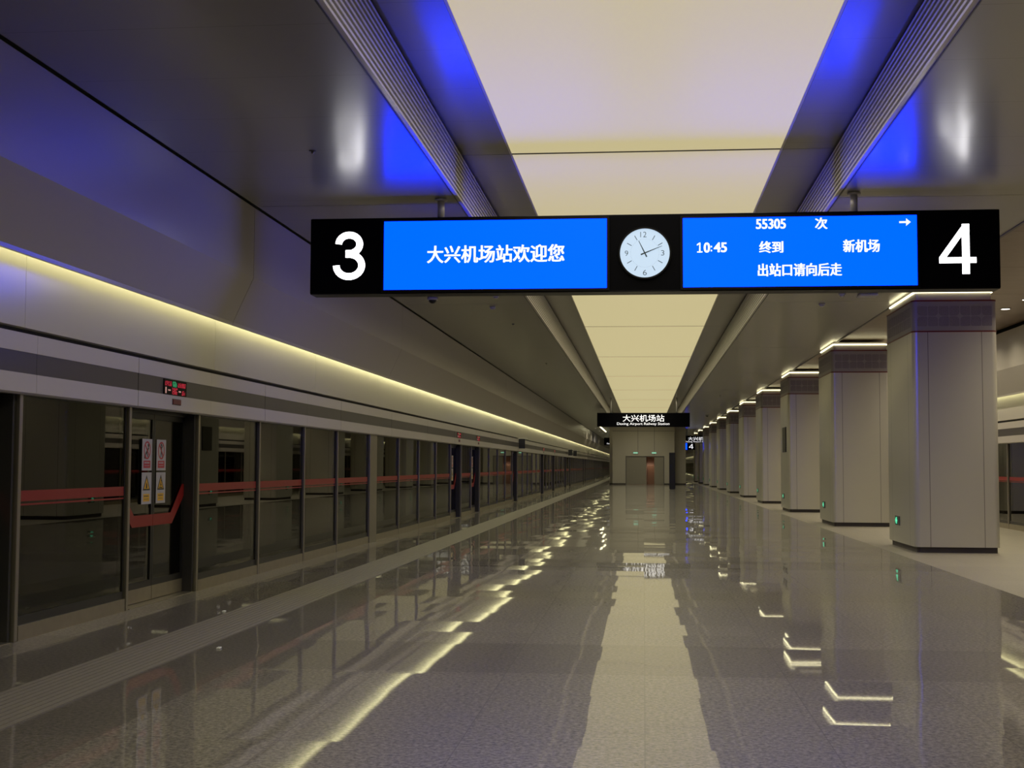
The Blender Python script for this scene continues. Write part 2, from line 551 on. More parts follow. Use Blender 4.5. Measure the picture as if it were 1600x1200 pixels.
def side_wall(flip, nm, tr):
    f = (lambda p: mirror_pts(p)) if flip else (lambda p: p)
    g = .012
    up_ = MB()
    for a, b in seg_list():
        # folded upper panel: upright top, sloping lower part, lip
        up_.prism(f([(-4.75, 4.645), (-4.75, 3.78), (-5.0, 3.235), (-5.0, 3.20), (-5.03, 3.20), (-5.03, 3.36), (-4.85, 3.78), (-4.85, 4.645)]), 'Y', a + g / 2, b - g / 2, M['wall_upper'])
    struct(up_.obj(nm))
    lo = MB()
    for a, b in seg_list():
        h = (a + b) / 2
        for c, d in ((a, h), (h, b)):
            lo.prism(f([(-5.22, 2.65), (-5.22, 3.36), (-5.30, 3.36), (-5.30, 2.65)]), 'Y', c + .003, d - .003, M['wall'])
    struct(lo.obj(tr[0]))
    bk = MB()
    bk.prism(f([(-5.30, 2.09), (-5.30, 3.40), (-5.06, 3.40), (-5.06, 4.9), (-5.6, 4.9), (-5.6, 2.09)]), 'Y', Y0, Y1, M['void'])
    struct(bk.obj(nm + '_backing'))
    fa = MB()
    y = 13.30 - 2.32 * 11
    n = 0
    while y < Y1:
        e = min(y + 2.32, Y1)
        gg = .016 if n % 2 else .004
        ge = .004 if n % 2 else .016
        fa.prism(f([(-5.20, 2.10), (-5.22, 2.085), (-5.29, 2.085), (-5.29, 2.26), (-5.20, 2.26)]), 'Y', y + gg / 2, e - ge / 2, M['fascia'])
        fa.prism(f([(-5.204, 2.26), (-5.29, 2.26), (-5.29, 2.44), (-5.204, 2.44)]), 'Y', y + gg / 2, e - ge / 2, M['fascia_band'])
        fa.prism(f([(-5.20, 2.44), (-5.29, 2.44), (-5.29, 2.598), (-5.20, 2.598)]), 'Y', y + gg / 2, e - ge / 2, M['fascia'])
        y = e; n += 1
    struct(fa.obj(tr[1]))
    # LED tape hidden behind the lip
    led = MB()
    for a, b in seg_list():
        led.prism(f([(-5.16, 3.355), (-5.16, 3.335), (-5.06, 3.335), (-5.06, 3.355)]), 'Y', a + .03, b - .03, M['led'])
    o = led.obj('cove_light_strip')
    return o

tag(side_wall(False, 'wall_left', ('trim_1', 'trim_2')), 'yellow-white light strip glowing under the lip of the left wall', 'light strip')
tag(side_wall(True, 'wall_right', ('trim_3', 'trim_4')), 'yellow-white light strip along the right wall behind the columns', 'light strip')

# track tunnels behind the screens, end walls
for s, nm in ((1, 'wall_tunnel_left'), (-1, 'wall_tunnel_right')):
    b = MB()
    fx = (lambda x: x) if s == 1 else side
    for x0, x1, z0, z1 in ((-9.2, -9.0, -1.4, 4.9), (-9.2, -5.6, -1.6, -1.4), (-9.2, -5.6, 4.8, 4.9), (-5.62, -5.6, -1.4, -.2)):
        xa, xb = sorted((fx(x0), fx(x1)))
        b.box(xa, xb, Y0, Y1, z0, z1, M['tunnel'])
    struct(b.obj(nm))
struct(MB().box(-9.2, side(-9.2), Y0 - .2, Y0, -1.6, 5.6, M['block']).obj('wall_back'))
struct(MB().box(-9.2, side(-9.2), Y1, Y1 + .2, -1.6, 5.6, M['block']).obj('wall_front'))

def ceiling_strip(nm, x0, x1, z, m, th=.1, gap=.014):
    b = MB()
    for a, c in seg_list():
        b.box(x0, x1, a + gap / 2, c - gap / 2, z, z + th, m)
    return struct(b.obj(nm))
ceiling_strip('ceiling_left', -4.715, TL - .06, ZS, M['soffit'])
ceiling_strip('ceiling_right', TR + .06, 4.88, ZS, M['soffit'])
ceiling_strip('ceiling_tray_left', TL - .02, ML - .03, ZT, M['tray'])
ceiling_strip('ceiling_tray_right', MR + .03, TR + .02, ZT, M['tray'])
b = MB()
for k in range(int((Y1 - Y0) / 3.4) + 1):
    a = Y0 + 3.4 * k
    b.box(4.88, 8.32, a + .006, min(a + 3.4, Y1) - .006, ZB, ZB + .1, M['bay'])
struct(b.obj('ceiling_bay'))
struct(MB().box(4.86, 4.90, Y0, Y1, ZS - .012, ZB + .05, M['grey_plastic']).obj('trim_5'))
b = MB()
b.box(-5.6, TL - .06, Y0, Y1, 4.84, 4.9, M['void']).box(TR + .06, side(-5.6), Y0, Y1, 4.84, 4.9, M['void'])
b.box(TL - .3, TR + .3, Y0, Y1, 5.42, 5.5, M['void'])
b.box(TL - .12, TL - .06, Y0, Y1, 4.7, 5.45, M['void']).box(TR + .06, TR + .12, Y0, Y1, 4.7, 5.45, M['void'])
b.box(ML - .04, MR + .04, 106.4, Y1, ZT, ZT + .1, M['tray'])
struct(b.obj('ceiling_backing'))

# slatted air grille on each step of the tray
for x, s, lab in ((TL, -1, 'left'), (TR, 1, 'right')):
    g = thing('air_grille', f'slatted air grille along the {lab} edge of the ceiling tray', 'air grille', (x, Y0, ZS))
    for k in range(10):
        z = k * .058
        xa, xb = sorted((0, s * .05))
        q = MB().prism([(0, z), (0, z + .026), (s * .05, z + .036), (s * .05, z + .010)], 'Y', 0, 107.95 - Y0, M['slat'])
        q.obj('slat', g)
    xa, xb = sorted((s * .05, s * .058))
    MB().box(xa, xb, 0, 107.95 - Y0, 0, .59, M['frame']).obj('back_plate', g)

# glowing ceiling panels
for k, (a, c) in enumerate(zip(JOINTS, JOINTS[1:])):
    if c > 107:
        if a < 135:
            continue                    # the end block stands here
        if (k % 2):
            continue                    # past the block, unseen panels added in every other bay for light
    i = len([x for x in JOINTS if 5 < x <= a])
    lab = ('glowing cream ceiling panel overhead behind the camera' if i == 0 else
           'large glowing cream ceiling panel in front of the clock board, nearest of its row' if i == 1 else
           f'glowing cream ceiling panel, {ORD[i - 1]} of its row from the camera' if c < 107 else
           f'added unseen glowing ceiling panel past the end block, bay {ORD[i - 1]} from the camera')
    t = thing('ceiling_light_panel', lab, 'ceiling light', (0, a, ZT), 'glowing ceiling panels')
    MB().box(ML, MR, .03, c - a - .03, .004, .05, M['membrane']).obj('diffuser', t)
    MB().box(ML, MR, -.03, .03, .002, .05, M['frame']).obj('joint_gasket', t)
    ld = bpy.data.lights.new('panel_fill_lamp', 'AREA')          # added below the diffuser, its wide beam brightens floor and columns
    ld.shape = 'RECTANGLE'; ld.size = MR - ML - .1; ld.size_y = c - a - .2
    ld.energy = PANEL_W; ld.color = PANEL_COL; ld.spread = math.radians(148)
    lo_ = bpy.data.objects.new('panel_fill_lamp', ld); COL.objects.link(lo_); lo_.parent = t
    lo_.location = ((ML + MR) / 2, (c - a) / 2, -.008)
    MB().box(ML - .025, ML, .0, c - a, -.006, .06, M['rail']).box(MR, MR + .025, 0, c - a, -.006, .06, M['rail']).obj('edge_rail', t)

# ------------------------------------------------------------------ platform screens
XG = -5.30
CACHE = {}
def stripe_mesh(pts, y0, nm):
    return MB().prism(pts, 'X', y0, y0 + .004, M['red']).mesh(nm)

def panel_proto(w):
    """one bay of fixed glass, local origin at floor, y from 0 to w, facing +X"""
    key = round(w, 2)
    if key not in CACHE:
        e = .05
        d = {}
        d['glass_pane'] = MB().box(-.012, 0, e, w - e, .20, 2.09, M['glass']).mesh('glass_pane')
        fr = MB().box(-.03, .008, e, w - e, .125, .20, M['frame']).box(-.03, .006, e, e + .025, .20, 2.09, M['frame']).box(-.03, .006, w - e - .025, w - e, .20, 2.09, M['frame'])
        fr.box(-.03, .006, e, w - e, 2.075, 2.09, M['frame'])
        d['frame'] = fr.mesh('frame')
        d['kick_plate'] = MB().box(-.04, .03, e, w - e, 0, .125, M['kick']).mesh('kick_plate')
        d['red_stripe'] = MB().box(.0005, .003, e + .02, w - e - .02, 1.175, 1.268, M['red']).box(.0005, .003, e + .02, w - e - .02, 1.140, 1.156, M['red']).mesh('red_stripe')
        CACHE[key] = d
    return CACHE[key]

def make_panel(w, loc, rot, label, group):
    t = thing('screen_panel', label, 'glass panel', loc, group)
    t.rotation_euler.z = rot
    for nm, me in panel_proto(w).items():
        link(nm, me, t)
    return t

def sticker_mesh(kind):
    """one warning sticker, .29 x .345, in the YZ plane facing +X, origin at its lower centre (leaf coordinates added later)"""
    b = MB()
    W2, H = .145, .345
    b.box(0, .001, -W2, W2, 0, H, M['white_plate'])
    if kind[0] == 'p':
        r = .098
        c = (.001, 0, .222)
        # the figure behind the bar
        ink = M['black_ink']
        if kind == 'p1':        # leaning figure, arm raised, bag below
            b.cyl((.001, .035, .275), .020, .0008, 'X', ink, 12)
            b.prism([(.03, .258), (.052, .245), (.0, .185), (-.035, .20)], 'X', .001, .0018, ink)
            b.prism([(-.035, .20), (.0, .19), (.035, .150), (.022, .142)], 'X', .001, .0018, ink)
            b.prism([(-.035, .205), (-.015, .19), (-.062, .155), (-.07, .165)], 'X', .001, .0018, ink)
            b.box(.001, .0018, -.085, -.03, .13, .165, ink)
        else:                   # upright figure with arms held up
            b.cyl((.001, 0, .285), .018, .0008, 'X', ink, 12)
            b.prism([(-.014, .265), (.014, .265), (.012, .205), (-.012, .205)], 'X', .001, .0018, ink)
            b.prism([(-.012, .205), (.004, .205), (-.024, .145), (-.036, .145)], 'X', .001, .0018, ink)
            b.prism([(.012, .205), (-.002, .205), (.026, .145), (.038, .145)], 'X', .001, .0018, ink)
            b.prism([(-.014, .262), (-.014, .248), (-.052, .278), (-.048, .288)], 'X', .001, .0018, ink)
            b.prism([(.014, .262), (.014, .248), (.052, .278), (.048, .288)], 'X', .001, .0018, ink)
        b.annulus(c, r - .016, r, .0016, 'X', M['red_ink'], 32)
        k = r * .70
        b.prism([(-k, .222 + k - .012), (-k + .012, .222 + k), (k, .222 - k + .012), (k - .012, .222 - k)], 'X', .001, .0026, M['red_ink'])
        b.box(.001, .0018, -.10, .10, .028, .108, M['red_ink'])
        for z in (.075, .048):
            for q in range(6 if z > .06 else 9):
                n = 6 if z > .06 else 9
                st = .15 / n
                b.box(.0018, .0022, -.075 + q * st, -.075 + q * st + st * .7, z, z + (.020 if n == 6 else .009), M['white_plate'])
    else:
        ink = M['black_ink']
        b.prism([(-.108, .150), (.108, .150), (0, .318)], 'X', .001, .0015, ink)
        b.prism([(-.076, .166), (.076, .166), (0, .284)], 'X', .0015, .002, M['yellow_ink'])
        if kind == 'w1':        # hand
            b.prism([(-.022, .172), (.022, .172), (.020, .215), (-.006, .240), (-.016, .215)], 'X', .002, .0026, ink)
        else:                   # figure over a gap
            b.prism([(-.05, .170), (.05, .170), (.05, .182), (-.05, .182)], 'X', .002, .0026, ink)
            b.prism([(-.028, .186), (-.012, .186), (.018, .232), (.004, .242)], 'X', .002, .0026, ink)
            b.cyl((.002, .010, .250), .011, .0006, 'X', ink, 10)
            b.prism([(.0, .205), (.030, .190), (.034, .198), (.006, .222)], 'X', .002, .0026, ink)
        b.box(.001, .0016, -.092, .092, .028, .110, M['yellow_ink'])
        for z in (.078, .050):
            n = 5 if z > .06 else 8
            st = .14 / n
            for q in range(n):
                b.box(.0016, .002, -.07 + q * st, -.07 + q * st + st * .65, z, z + (.018 if n == 5 else .008), M['grey_plastic'])
    return b.mesh('sticker')

STK = {k: sticker_mesh(k) for k in ('p1', 'p2', 'w1', 'w2')}

def make_door(loc, rot, label, group, w=2.14):
    """recessed double sliding door, y from 0 to w, facing +X; origin on the glass line"""
    t = thing('platform_door', label, 'platform door', loc, group)
    t.rotation_euler.z = rot
    rec = -.12
    for y0, y1 in ((.045, .085), (w - .085, w - .045)):
        MB().box(rec - .06, .0, y0, y1, 0, 2.09, M['jamb'], .004).obj('jamb', t)
    MB().box(rec - .06, rec + .03, .085, w - .085, 2.05, 2.09, M['frame']).obj('door_track', t)
    MB().box(rec - .06, .03, .085, w - .085, 0, .006, M['steel']).obj('sill', t)
    mid = w / 2
    half = mid - .09
    for s in (-1, 1):
        leaf = MB()
        def yy(u0, u1):
            a, c = mid + s * u0, mid + s * u1
            return min(a, c), max(a, c)
        e = .05
        for u0, u1, z0, z1 in ((.004, e, .01, 2.05), (half - e, half, .01, 2.05), (e, half - e, .16, .23), (e, half - e, 1.99, 2.05)):
            a, c = yy(u0, u1)
            leaf.box(rec - .035, rec, a, c, z0, z1, M['frame'])
        lo = leaf.obj('door_leaf', t)
        a, c = yy(e, half - e)
        MB().box(rec - .025, rec - .013, a, c, .23, 1.99, M['glass']).obj('glass_pane', lo)
        a, c = yy(.006, half)
        MB().box(rec - .03, rec + .004, a, c, .012, .16, M['kick']).obj('kick_plate', lo)
        P = [(.004, .82), (.60, .82), (half, 1.13), (half, 1.265), (half - .06, 1.265), (.555, .945), (.004, .945)]
        P = [(mid + s * u, z) for u, z in P]
        MB().prism(P, 'X', rec + .001, rec + .005, M['red']).obj('red_stripe', lo)
        for kind, z in (('p1' if s < 0 else 'p2', 1.428), ('w1' if s < 0 else 'w2', 1.062)):
            o = link('warning_sticker', STK[kind], lo)
            o.location = (rec + .006, mid + s * .215, z)
    return t

DOOR_END = [10.85, 15.42, 38.4, 42.8, 55.7, 70.4, 79.0, 91.0, 96.6, 118.0, 122.5, 146.0, 150.5, 173.5, 178.0, 201.0, 205.5, 228.5, 233.0, 256.0, 260.5, 283.5]
DW = 2.14
WIDE = (25.36, 26.03)
cuts_fixed = [13.3, 17.95, 20.4, 22.66, 28.5, 31.1, 33.7]
bays = []                          # (y0, y1, kind)
y = 10.85 - DW
edges = []
for k, e in enumerate(DOOR_END):
    bays.append((e - DW, e, 'door'))
gaps = list(zip(DOOR_END, [e - DW for e in DOOR_END[1:]]))
for a, c in gaps:
    if a < 25 < c:
        pts = [15.42, 17.95, 20.4, 22.66, 25.36]
        bays += [(p, q, 'panel') for p, q in zip(pts, pts[1:])]
        bays.append((25.36, 26.03, 'wide'))
        pts = [26.03, 28.5, 31.1, 33.7, c]
        bays += [(p, q, 'panel') for p, q in zip(pts, pts[1:])]
    else:
        n = max(1, round((c - a) / 2.5))
        st = (c - a) / n
        bays += [(a + st * i, a + st * (i + 1), 'panel') for i in range(n)]
bays.sort()

post_me = MB().box(-.05, .035, -.030, .030, 0, 2.09, M['steel'], .006).mesh('steel_post')
wide_me = MB().box(-.05, .04, 0.0, .67, 0, 2.09, M['steel'], .008).mesh('steel_post')

DOOR_LAB = {0: 'sliding glass platform door cut off by the left edge of the picture',
            1: 'double sliding glass platform door with warning stickers, nearest whole one on the left'}
door_l = door_r = None
for sidev in ('left', 'right'):
    np_ = nd = npost = 0
    for a, c, kind in bays:
        w = c - a
        if a > 215 and sidev == 'left':
            continue                   # out of sight behind the end block
        if sidev == 'left':
            loc, rot = (XG, a, 0), 0.0
            def at(p): return (XG, p, 0)
        else:
            loc, rot = (side(XG), c, 0), math.pi
            def at(p): return (side(XG), p, 0)
        where = sidev + ' side'
        if kind == 'panel':
            if sidev == 'left' and abs(a - 10.85) < .01:
                lab = 'dark glass screen panel just left of the stickered platform door'
            elif sidev == 'left' and abs(a - 15.42) < .01:
                lab = 'dark glass screen panel just right of the stickered platform door'
            else:
                lab = f'red-striped glass screen panel on the {where}, {ORD[np_]} from the camera'
            make_panel(w, loc, rot, lab, f'glass screen panels on the {sidev}')
            np_ += 1
        elif kind == 'door':
            lab = DOOR_LAB.get(nd) if sidev == 'left' else None
            lab = lab or f'recessed glass platform door on the {where}, {ORD[nd]} from the camera'
            if door_l is None:
                d = door_l = make_door(loc, rot, lab, 'platform doors on the left')
            else:
                d = copy_tree(door_l)
                d.location = loc; d.rotation_euler.z = rot
                d['label'] = lab; d['group'] = f'platform doors on the {sidev}'
            nd += 1
        else:
            o = link('steel_post', wide_me)
            o.location = loc; o.rotation_euler.z = rot
            tag(o, f'wide flat steel post between glass screens on the {where}', 'post')
        if kind != 'wide' and abs(a - 26.03) > .01:
            o = link('steel_post', post_me)
            p = a if abs(a - 26.03) > .01 else a + .045
            o.location = at(p); o.rotation_euler.z = rot
            if sidev == 'left' and npost == 1:
                lab = 'steel screen post at the far left, nearest fully visible one'
            elif sidev == 'left' and npost == 2:
                lab = 'steel post on the left side of the stickered platform door'
            elif sidev == 'left' and npost == 3:
                lab = 'steel post on the right side of the stickered platform door'
            else:
                lab = f'slim steel screen post on the {where}, {ORD[npost]} from the camera'
            tag(o, lab, 'post', f'slim steel posts on the {sidev}')
            npost += 1

# ------------------------------------------------------------------ things on the fascia
def door_display(y, lab1, lab2, flip=False, big=True):
    t = thing('led_display', lab1, 'display', (-5.204, y, 2.35), 'displays over the left platform doors')
    MB().box(0, .010, -.36, .36, -.088, .082, M['sign'], .003).obj('housing', t)
    d = MB()
    rnd = random.Random(3)
    def cluster(y0, y1, z0, z1, m, dens=.62, st=.0105):
        ny, nz = int((y1 - y0) / st), int((z1 - z0) / st)
        for i in range(ny):
            for j in range(nz):
                if rnd.random() < dens:
                    d.box(.010, .0115, y0 + i * st, y0 + i * st + st * .86, z0 + j * st, z0 + j * st + st * .86, m)
    def cl(y0, y1, z0, z1, m, dens=.62):
        nonlocal d
        d = MB(); cluster(y0, y1, z0, z1, m, dens); d.obj('lit_characters', t)
    cl(-.33, -.13, .008, .066, M['led_red'])
    cl(-.10, .04, .004, .070, M['led_green'])
    cl(.07, .33, .006, .068, M['led_red'])
    d = MB()
    d.box(.010, .0115, -.32, -.285, -.076, -.008, M['led_pale'])
    d.box(.010, .0115, -.235, -.16, -.045, -.030, M['led_pale'])
    d.box(.010, .0115, .10, .17, -.047, -.032, M['led_pale'])
    d.obj('lit_dashes', t)
    cl(-.11, .06, -.078, -.004, M['led_red'], .7)
    cl(.20, .31, -.078, -.016, M['led_red'], .6)
    l = thing('door_lamp', lab2, 'indicator lamp', (-5.20, y + .05, 2.19), 'indicator lamps over the left platform doors')
    MB().box(0, .012, -.125, .125, -.028, .028, M['lamp_red'], .004).obj('lens', l)
    MB().box(-.004, .004, -.135, .135, -.034, .034, M['grey_plastic']).obj('rim', l)
    return t, l
pr = None
DISP = [(14.38, 'lit red and green text display over the stickered platform door', 'dark red indicator lamp over the stickered platform door')]
for k, e in enumerate([38.4, 42.8, 70.4, 79.0]):
    DISP.append((e - 1.04, f'small red text display over a far left platform door, {ORD[k]} beyond the stickered one',
                 f'small indicator lamp over a far left platform door, {ORD[k]} beyond the stickered one'))
for y, l1, l2 in DISP:
    if pr is None:
        pr = door_display(y, l1, l2)
    else:
        for src, dx, lab in ((pr[0], 0, l1), (pr[1], .05, l2)):
            c = copy_tree(src)
            c.location.y = y + dx
            c['label'] = lab

def projecting_display(y, lab):
    t = thing('projecting_display', lab, 'display', (-5.20, y, 2.4), 'black displays projecting from the left fascia')
    MB().box(.04, .30, 0, .09, -.20, .20, M['totem'], .008).obj('screen_box', t)
    MB().box(0, .34, -.04, .9, .20, .225, M['post']).obj('top_plate', t)
    MB().box(0, .05, .02, .07, .05, .12, M['post']).obj('bracket', t)
    return t
p0 = projecting_display(55.0, 'black display box projecting above a left screen door, nearest of three')
for y, l in ((91.5, 'black display box projecting above a left screen door, second of three'), (98.0, 'black display box projecting above a left screen door, farthest of three')):
    c = copy_tree(p0); c.location.y = y; c['label'] = l

# ------------------------------------------------------------------ columns
CW, CD = 1.46, 2.55
def rrect(x0, x1, y0, y1, r, n=8):
    pts = []
    for cx, cy, a0 in ((x1 - r, y0 + r, -90), (x1 - r, y1 - r, 0), (x0 + r, y1 - r, 90), (x0 + r, y0 + r, 180)):
        for k in range(n + 1):
            a = math.radians(a0 + 90 * k / n)
            pts.append((cx + r * math.cos(a), cy + r * math.sin(a)))
    return pts

def smooth_sides(me, ang=30):
    for p in me.polygons:
        p.use_smooth = True
    try:
        me.set_sharp_from_angle(angle=math.radians(ang))
    except Exception:
        pass
    return me

def motif(b, u0, z0, s, place, diag):
    """rounded square; diag = corner with the big round, as (su, sz)"""
    pts = []
    for (su, sz, a0) in ((1, -1, -90), (1, 1, 0), (-1, 1, 90), (-1, -1, 180)):
        r = .065 if (su, sz) == diag else .022
        cx = u0 + su * (s / 2 - r); cz = z0 + sz * (s / 2 - r)
        for k in range(5):
            a = math.radians(a0 + 22.5 * k)
            pts.append((cx + r * math.cos(a), cz + r * math.sin(a)))
    place(b, pts)

def make_column(loc, label, group):
    t = thing('station_column', label, 'column', loc, group)
    link('plinth', MB().prism(rrect(.05, CW - .03, .05, CD - .03, .08), 'Z', 0, .10, M['plinth']).mesh('plinth'), t)
    link('shaft', smooth_sides(MB().prism(rrect(0, CW, 0, CD, .10), 'Z', .10, 3.885, M['shaft']).mesh('shaft')), t)
    for z in (3.880, 4.425):
        link('red_trim', smooth_sides(MB().prism(rrect(-.004, CW + .004, -.004, CD + .004, .104), 'Z', z, z + .026, M['trim_red']).mesh('red_trim')), t)
    band = link('pattern_band', smooth_sides(MB().prism(rrect(.002, CW - .002, .002, CD - .002, .10), 'Z', 3.906, 4.425, M['band']).mesh('pattern_band')), t)
    pm = MB()
    s, pitch = .172, .185
    for face, length in (('f', CW), ('l', CD), ('b', CW), ('r', CD)):
        n = int((length - .16) / pitch)
        st = (length - n * pitch) / 2 + pitch / 2
        for i in range(n):
            for j in range(2):
                u = st + i * pitch
                z = 4.165 + (j - .5) * pitch
                diag = ((1 if i % 2 else -1), (-1 if j else 1))
                def place(bb, pts, face=face):
                    if face == 'f':
                        bb.prism(pts, 'Y', -.002, .003, M['tile'])
                    elif face == 'b':
                        bb.prism(pts, 'Y', CD - .003, CD + .002, M['tile'])
                    elif face == 'l':
                        bb.prism(pts, 'X', -.002, .003, M['tile'])
                    else:
                        bb.prism(pts, 'X', CW - .003, CW + .002, M['tile'])
                motif(pm, u, z, s, place, diag)
    pm.obj('floral_tiles', band)
    link('neck', smooth_sides(MB().prism(rrect(.07, CW - .07, .07, CD - .07, .06), 'Z', 4.45, 4.655, M['neck']).mesh('neck')), t)
    outer, inner = rrect(.045, CW - .045, .045, CD - .045, .08), rrect(.07, CW - .07, .07, CD - .07, .06)
    lb = MB()
    i = lb.mi(M['led_col'])
    n = len(outer)
    vs = [[lb.bm.verts.new((p[0], p[1], z)) for p in ring] for ring in (outer, inner) for z in (4.588, 4.610)]
    o0, o1, i0, i1 = vs
    for k in range(n):
        q = (k + 1) % n
        for f in ((o0[k], o0[q], o1[q], o1[k]), (o0[k], i0[k], i0[q], o0[q]), (o1[k], o1[q], i1[q], i1[k])):
            lb.bm.faces.new(f)
    lb.obj('light_collar', t)
    return t

CX = 4.735
exit_proto = None
col0 = None
for k, y in enumerate(COL_Y):
    lab = ('grey clad column nearest the camera, under the right end of the clock board' if k == 0 else
           f'grey clad column with lit collar, {ORD[k]} of the row from the camera')
    if col0 is None:
        col0 = make_column((CX, y, 0), lab, 'columns along the right of the platform')
    else:
        c = copy_tree(col0); c.location.y = y; c['label'] = lab
    elab = 'small lit green exit sign low on the nearest column' if k == 0 else f'small lit green exit sign low on the {ORD[k]} column of the row'
    if exit_proto is None:
        exit_proto = thing('exit_sign', elab, 'exit sign', (CX, y + 1.62, .50), 'green exit signs low on the columns')
        MB().box(-.016, 0, -.24, .18, -.085, .085, M['grey_plastic'], .004).obj('housing', exit_proto)
        MB().box(-.018, -.016, -.08, .165, -.07, .07, M['exit_green']).obj('panel', exit_proto)
        MB().prism([(.15, .0), (.06, .055), (.06, .018), (-.06, .018), (-.06, -.018), (.06, -.018), (.06, -.055)], 'X', -.020, -.018, M['exit_glow']).box(-.020, -.018, -.02, .05, -.06, .06, M['exit_glow']).obj('lit_arrow', exit_proto)
    else:
        c = copy_tree(exit_proto); c.location.y = y + 1.62; c['label'] = elab

# notice board on the third column
nb = thing('notice_board', 'dark framed notice board on the left face of the third column', 'notice board', (CX, COL_Y[2] + 1.0, 1.98))
MB().box(-.03, 0, -.42, .62, 0, .84, M['frame'], .006).obj('frame', nb)
MB().box(-.033, -.03, -.38, .58, .04, .80, M['board']).obj('printed_sheet', nb)

# ------------------------------------------------------------------ hanging clock board
SY = 15.374
SB = thing('platform_sign_board', 'long black hanging board with two blue screens, a clock and numerals 3 and 4', 'sign board', (0, SY, 3.52))
def sb(o):
    o.parent = SB
    o.matrix_parent_inverse = Matrix.Translation((0, -SY, -3.52))
    return o
D = .30
sb(MB().box(-3.94, 4.013, SY + .012, SY + D - .012, 3.519, 4.419, M['sign'], .012).obj('housing'))
sb(MB().box(-3.93, 4.003, SY + .006, SY + D - .006, 3.512, 3.53, M['bezel']).obj('bottom_edge'))
for (x0, x1, z0, z1, nm) in ((-3.05, -.424, 3.558, 4.372, 'l'), (.455, 3.094, 3.556, 4.362, 'r')):
    for back in (0, 1):
        ya, yb = (SY + .004, SY + .012) if not back else (SY + D - .012, SY + D - .004)
        sc = sb(MB().box(x0, x1, ya, yb, z0, z1, M['screen_rear' if back else 'screen']).obj('screen'))
        e = .03
        bz = MB()
        y0, y1 = (SY - .012, SY + .012) if not back else (SY + D - .012, SY + D + .012)
        bz.box(x0 - e, x0, y0, y1, z0 - e, z1 + e, M['bezel']).box(x1, x1 + e, y0, y1, z0 - e, z1 + e, M['bezel'])
        bz.box(x0, x1, y0, y1, z0 - e, z0, M['bezel']).box(x0, x1, y0, y1, z1, z1 + e, M['bezel'])
        sb(bz.obj('bezel'))
        if not back:
            rows = ([('大兴机场站欢迎您', (-2.537, -.922, 3.870, 4.078), .009)] if nm == 'l' else
                    [('55305', (1.288, 1.621, 4.225, 4.340), .010), ('次', (1.955, 2.092, 4.213, 4.347), .009),
                     ('0', (.692, .758, 3.958, 4.075), .012), ('45', (.806, .951, 3.960, 4.075), .012), ('终到', (1.323, 1.590, 3.945, 4.082), .009),
                     ('新机场', (2.268, 2.673, 3.942, 4.090), .009), ('出站口请向后走', (1.306, 2.249, 3.675, 3.823), .009)])
            for body, bb, bold in rows:
                o = link('text_line', text_mesh(body, bb, SY + .003, M['text_glow'], bold, .004, .007))
                o.parent = sc
            if nm == 'r':
                o = link('text_line', numeral_mesh('1', (.615, .678, 3.960, 4.075), SY + .003, M['text_glow']))
                o.parent = sc
                o = MB().box(.772, .788, SY - .001, SY + .003, 3.972, 3.990, M['text_glow']).box(.772, .788, SY - .001, SY + .003, 4.018, 4.036, M['text_glow']).obj('colon')
                o.parent = sc
                pts = [(2.899, 4.293), (2.899, 4.271), (2.975, 4.271), (2.975, 4.238), (3.028, 4.282), (2.975, 4.326), (2.975, 4.293)]
                o = MB().prism(pts, 'Y', SY, SY + .003, M['text_glow']).obj('arrow_symbol')
                o.parent = sc
for back in (0, 1):
    yy = SY + .010 if not back else SY + D - .008
    for ch, bb in (('3', (-3.663, -3.278, 3.683, 4.258)), ('4', (3.338, 3.748, 3.683, 4.252))):
        if back:
            continue
        sb(link('platform_number', numeral_mesh(ch, bb, yy + .003, M['numeral_glow'])))
# clock
ck = MB()
cc = (.016, SY + .006, 3.960)
clk = sb(MB().cyl((cc[0], SY - .006, cc[2]), .286, .02, 'Y', M['dial'], 64).obj('clock_face'))
def ckp(o):
    o.parent = clk
    return o
ckp(MB().annulus((cc[0], SY - .022, cc[2]), .286, .305, .036, 'Y', M['bezel'], 64).obj('clock_rim'))
def ray_pts(ang, r0, r1, w0, w1):
    d = (math.sin(ang), math.cos(ang)); n = (d[1], -d[0])
    return [(cc[0] + d[0] * r + n[0] * w * s, cc[2] + d[1] * r + n[1] * w * s) for r, w, s in ((r0, w0, -1), (r1, w1, -1), (r1, w1, 1), (r0, w0, 1))]
tk = MB()
for h in range(12):
    if h % 3:
        tk.prism(ray_pts(math.radians(30 * h), .175, .235, .0035, .0035), 'Y', SY - .008, SY - .006, M['dial_ink'])
for q in range(60):
    tk.prism(ray_pts(math.radians(6 * q), .163, .166, .0015, .0015), 'Y', SY - .0075, SY - .006, M['dial_ink'])
ckp(tk.obj('hour_marks'))
for s_, bb in (('12', (-.035, .036, 3.960 + .185, 3.960 + .248)), ('3', (.203, .240, 3.930, 3.990)), ('6', (-.006, .038, 3.702, 3.764)), ('9', (-.214, -.176, 3.930, 3.990))):
    ckp(link('numeral', text_mesh(s_, bb, SY - .006, M['dial_ink'], -.012, .002)))
a_h, a_m = math.radians(-26), math.radians(68)
ckp(MB().prism(ray_pts(a_h, -.05, .16, .008, .003), 'Y', SY - .012, SY - .009, M['dial_ink']).obj('hour_hand'))
ckp(MB().prism(ray_pts(a_m, -.05, .215, .008, .002), 'Y', SY - .016, SY - .013, M['dial_ink']).obj('minute_hand'))
for x in (-2.395, 2.42):
    h = MB().cyl((x, SY + D / 2, 4.40), .042, ZS - 4.40, 'Z', M['post'], 20)
    h.cyl((x, SY + D / 2, ZS - .025), .075, .025, 'Z', M['post'], 20)
    sb(h.obj('hanger_post'))

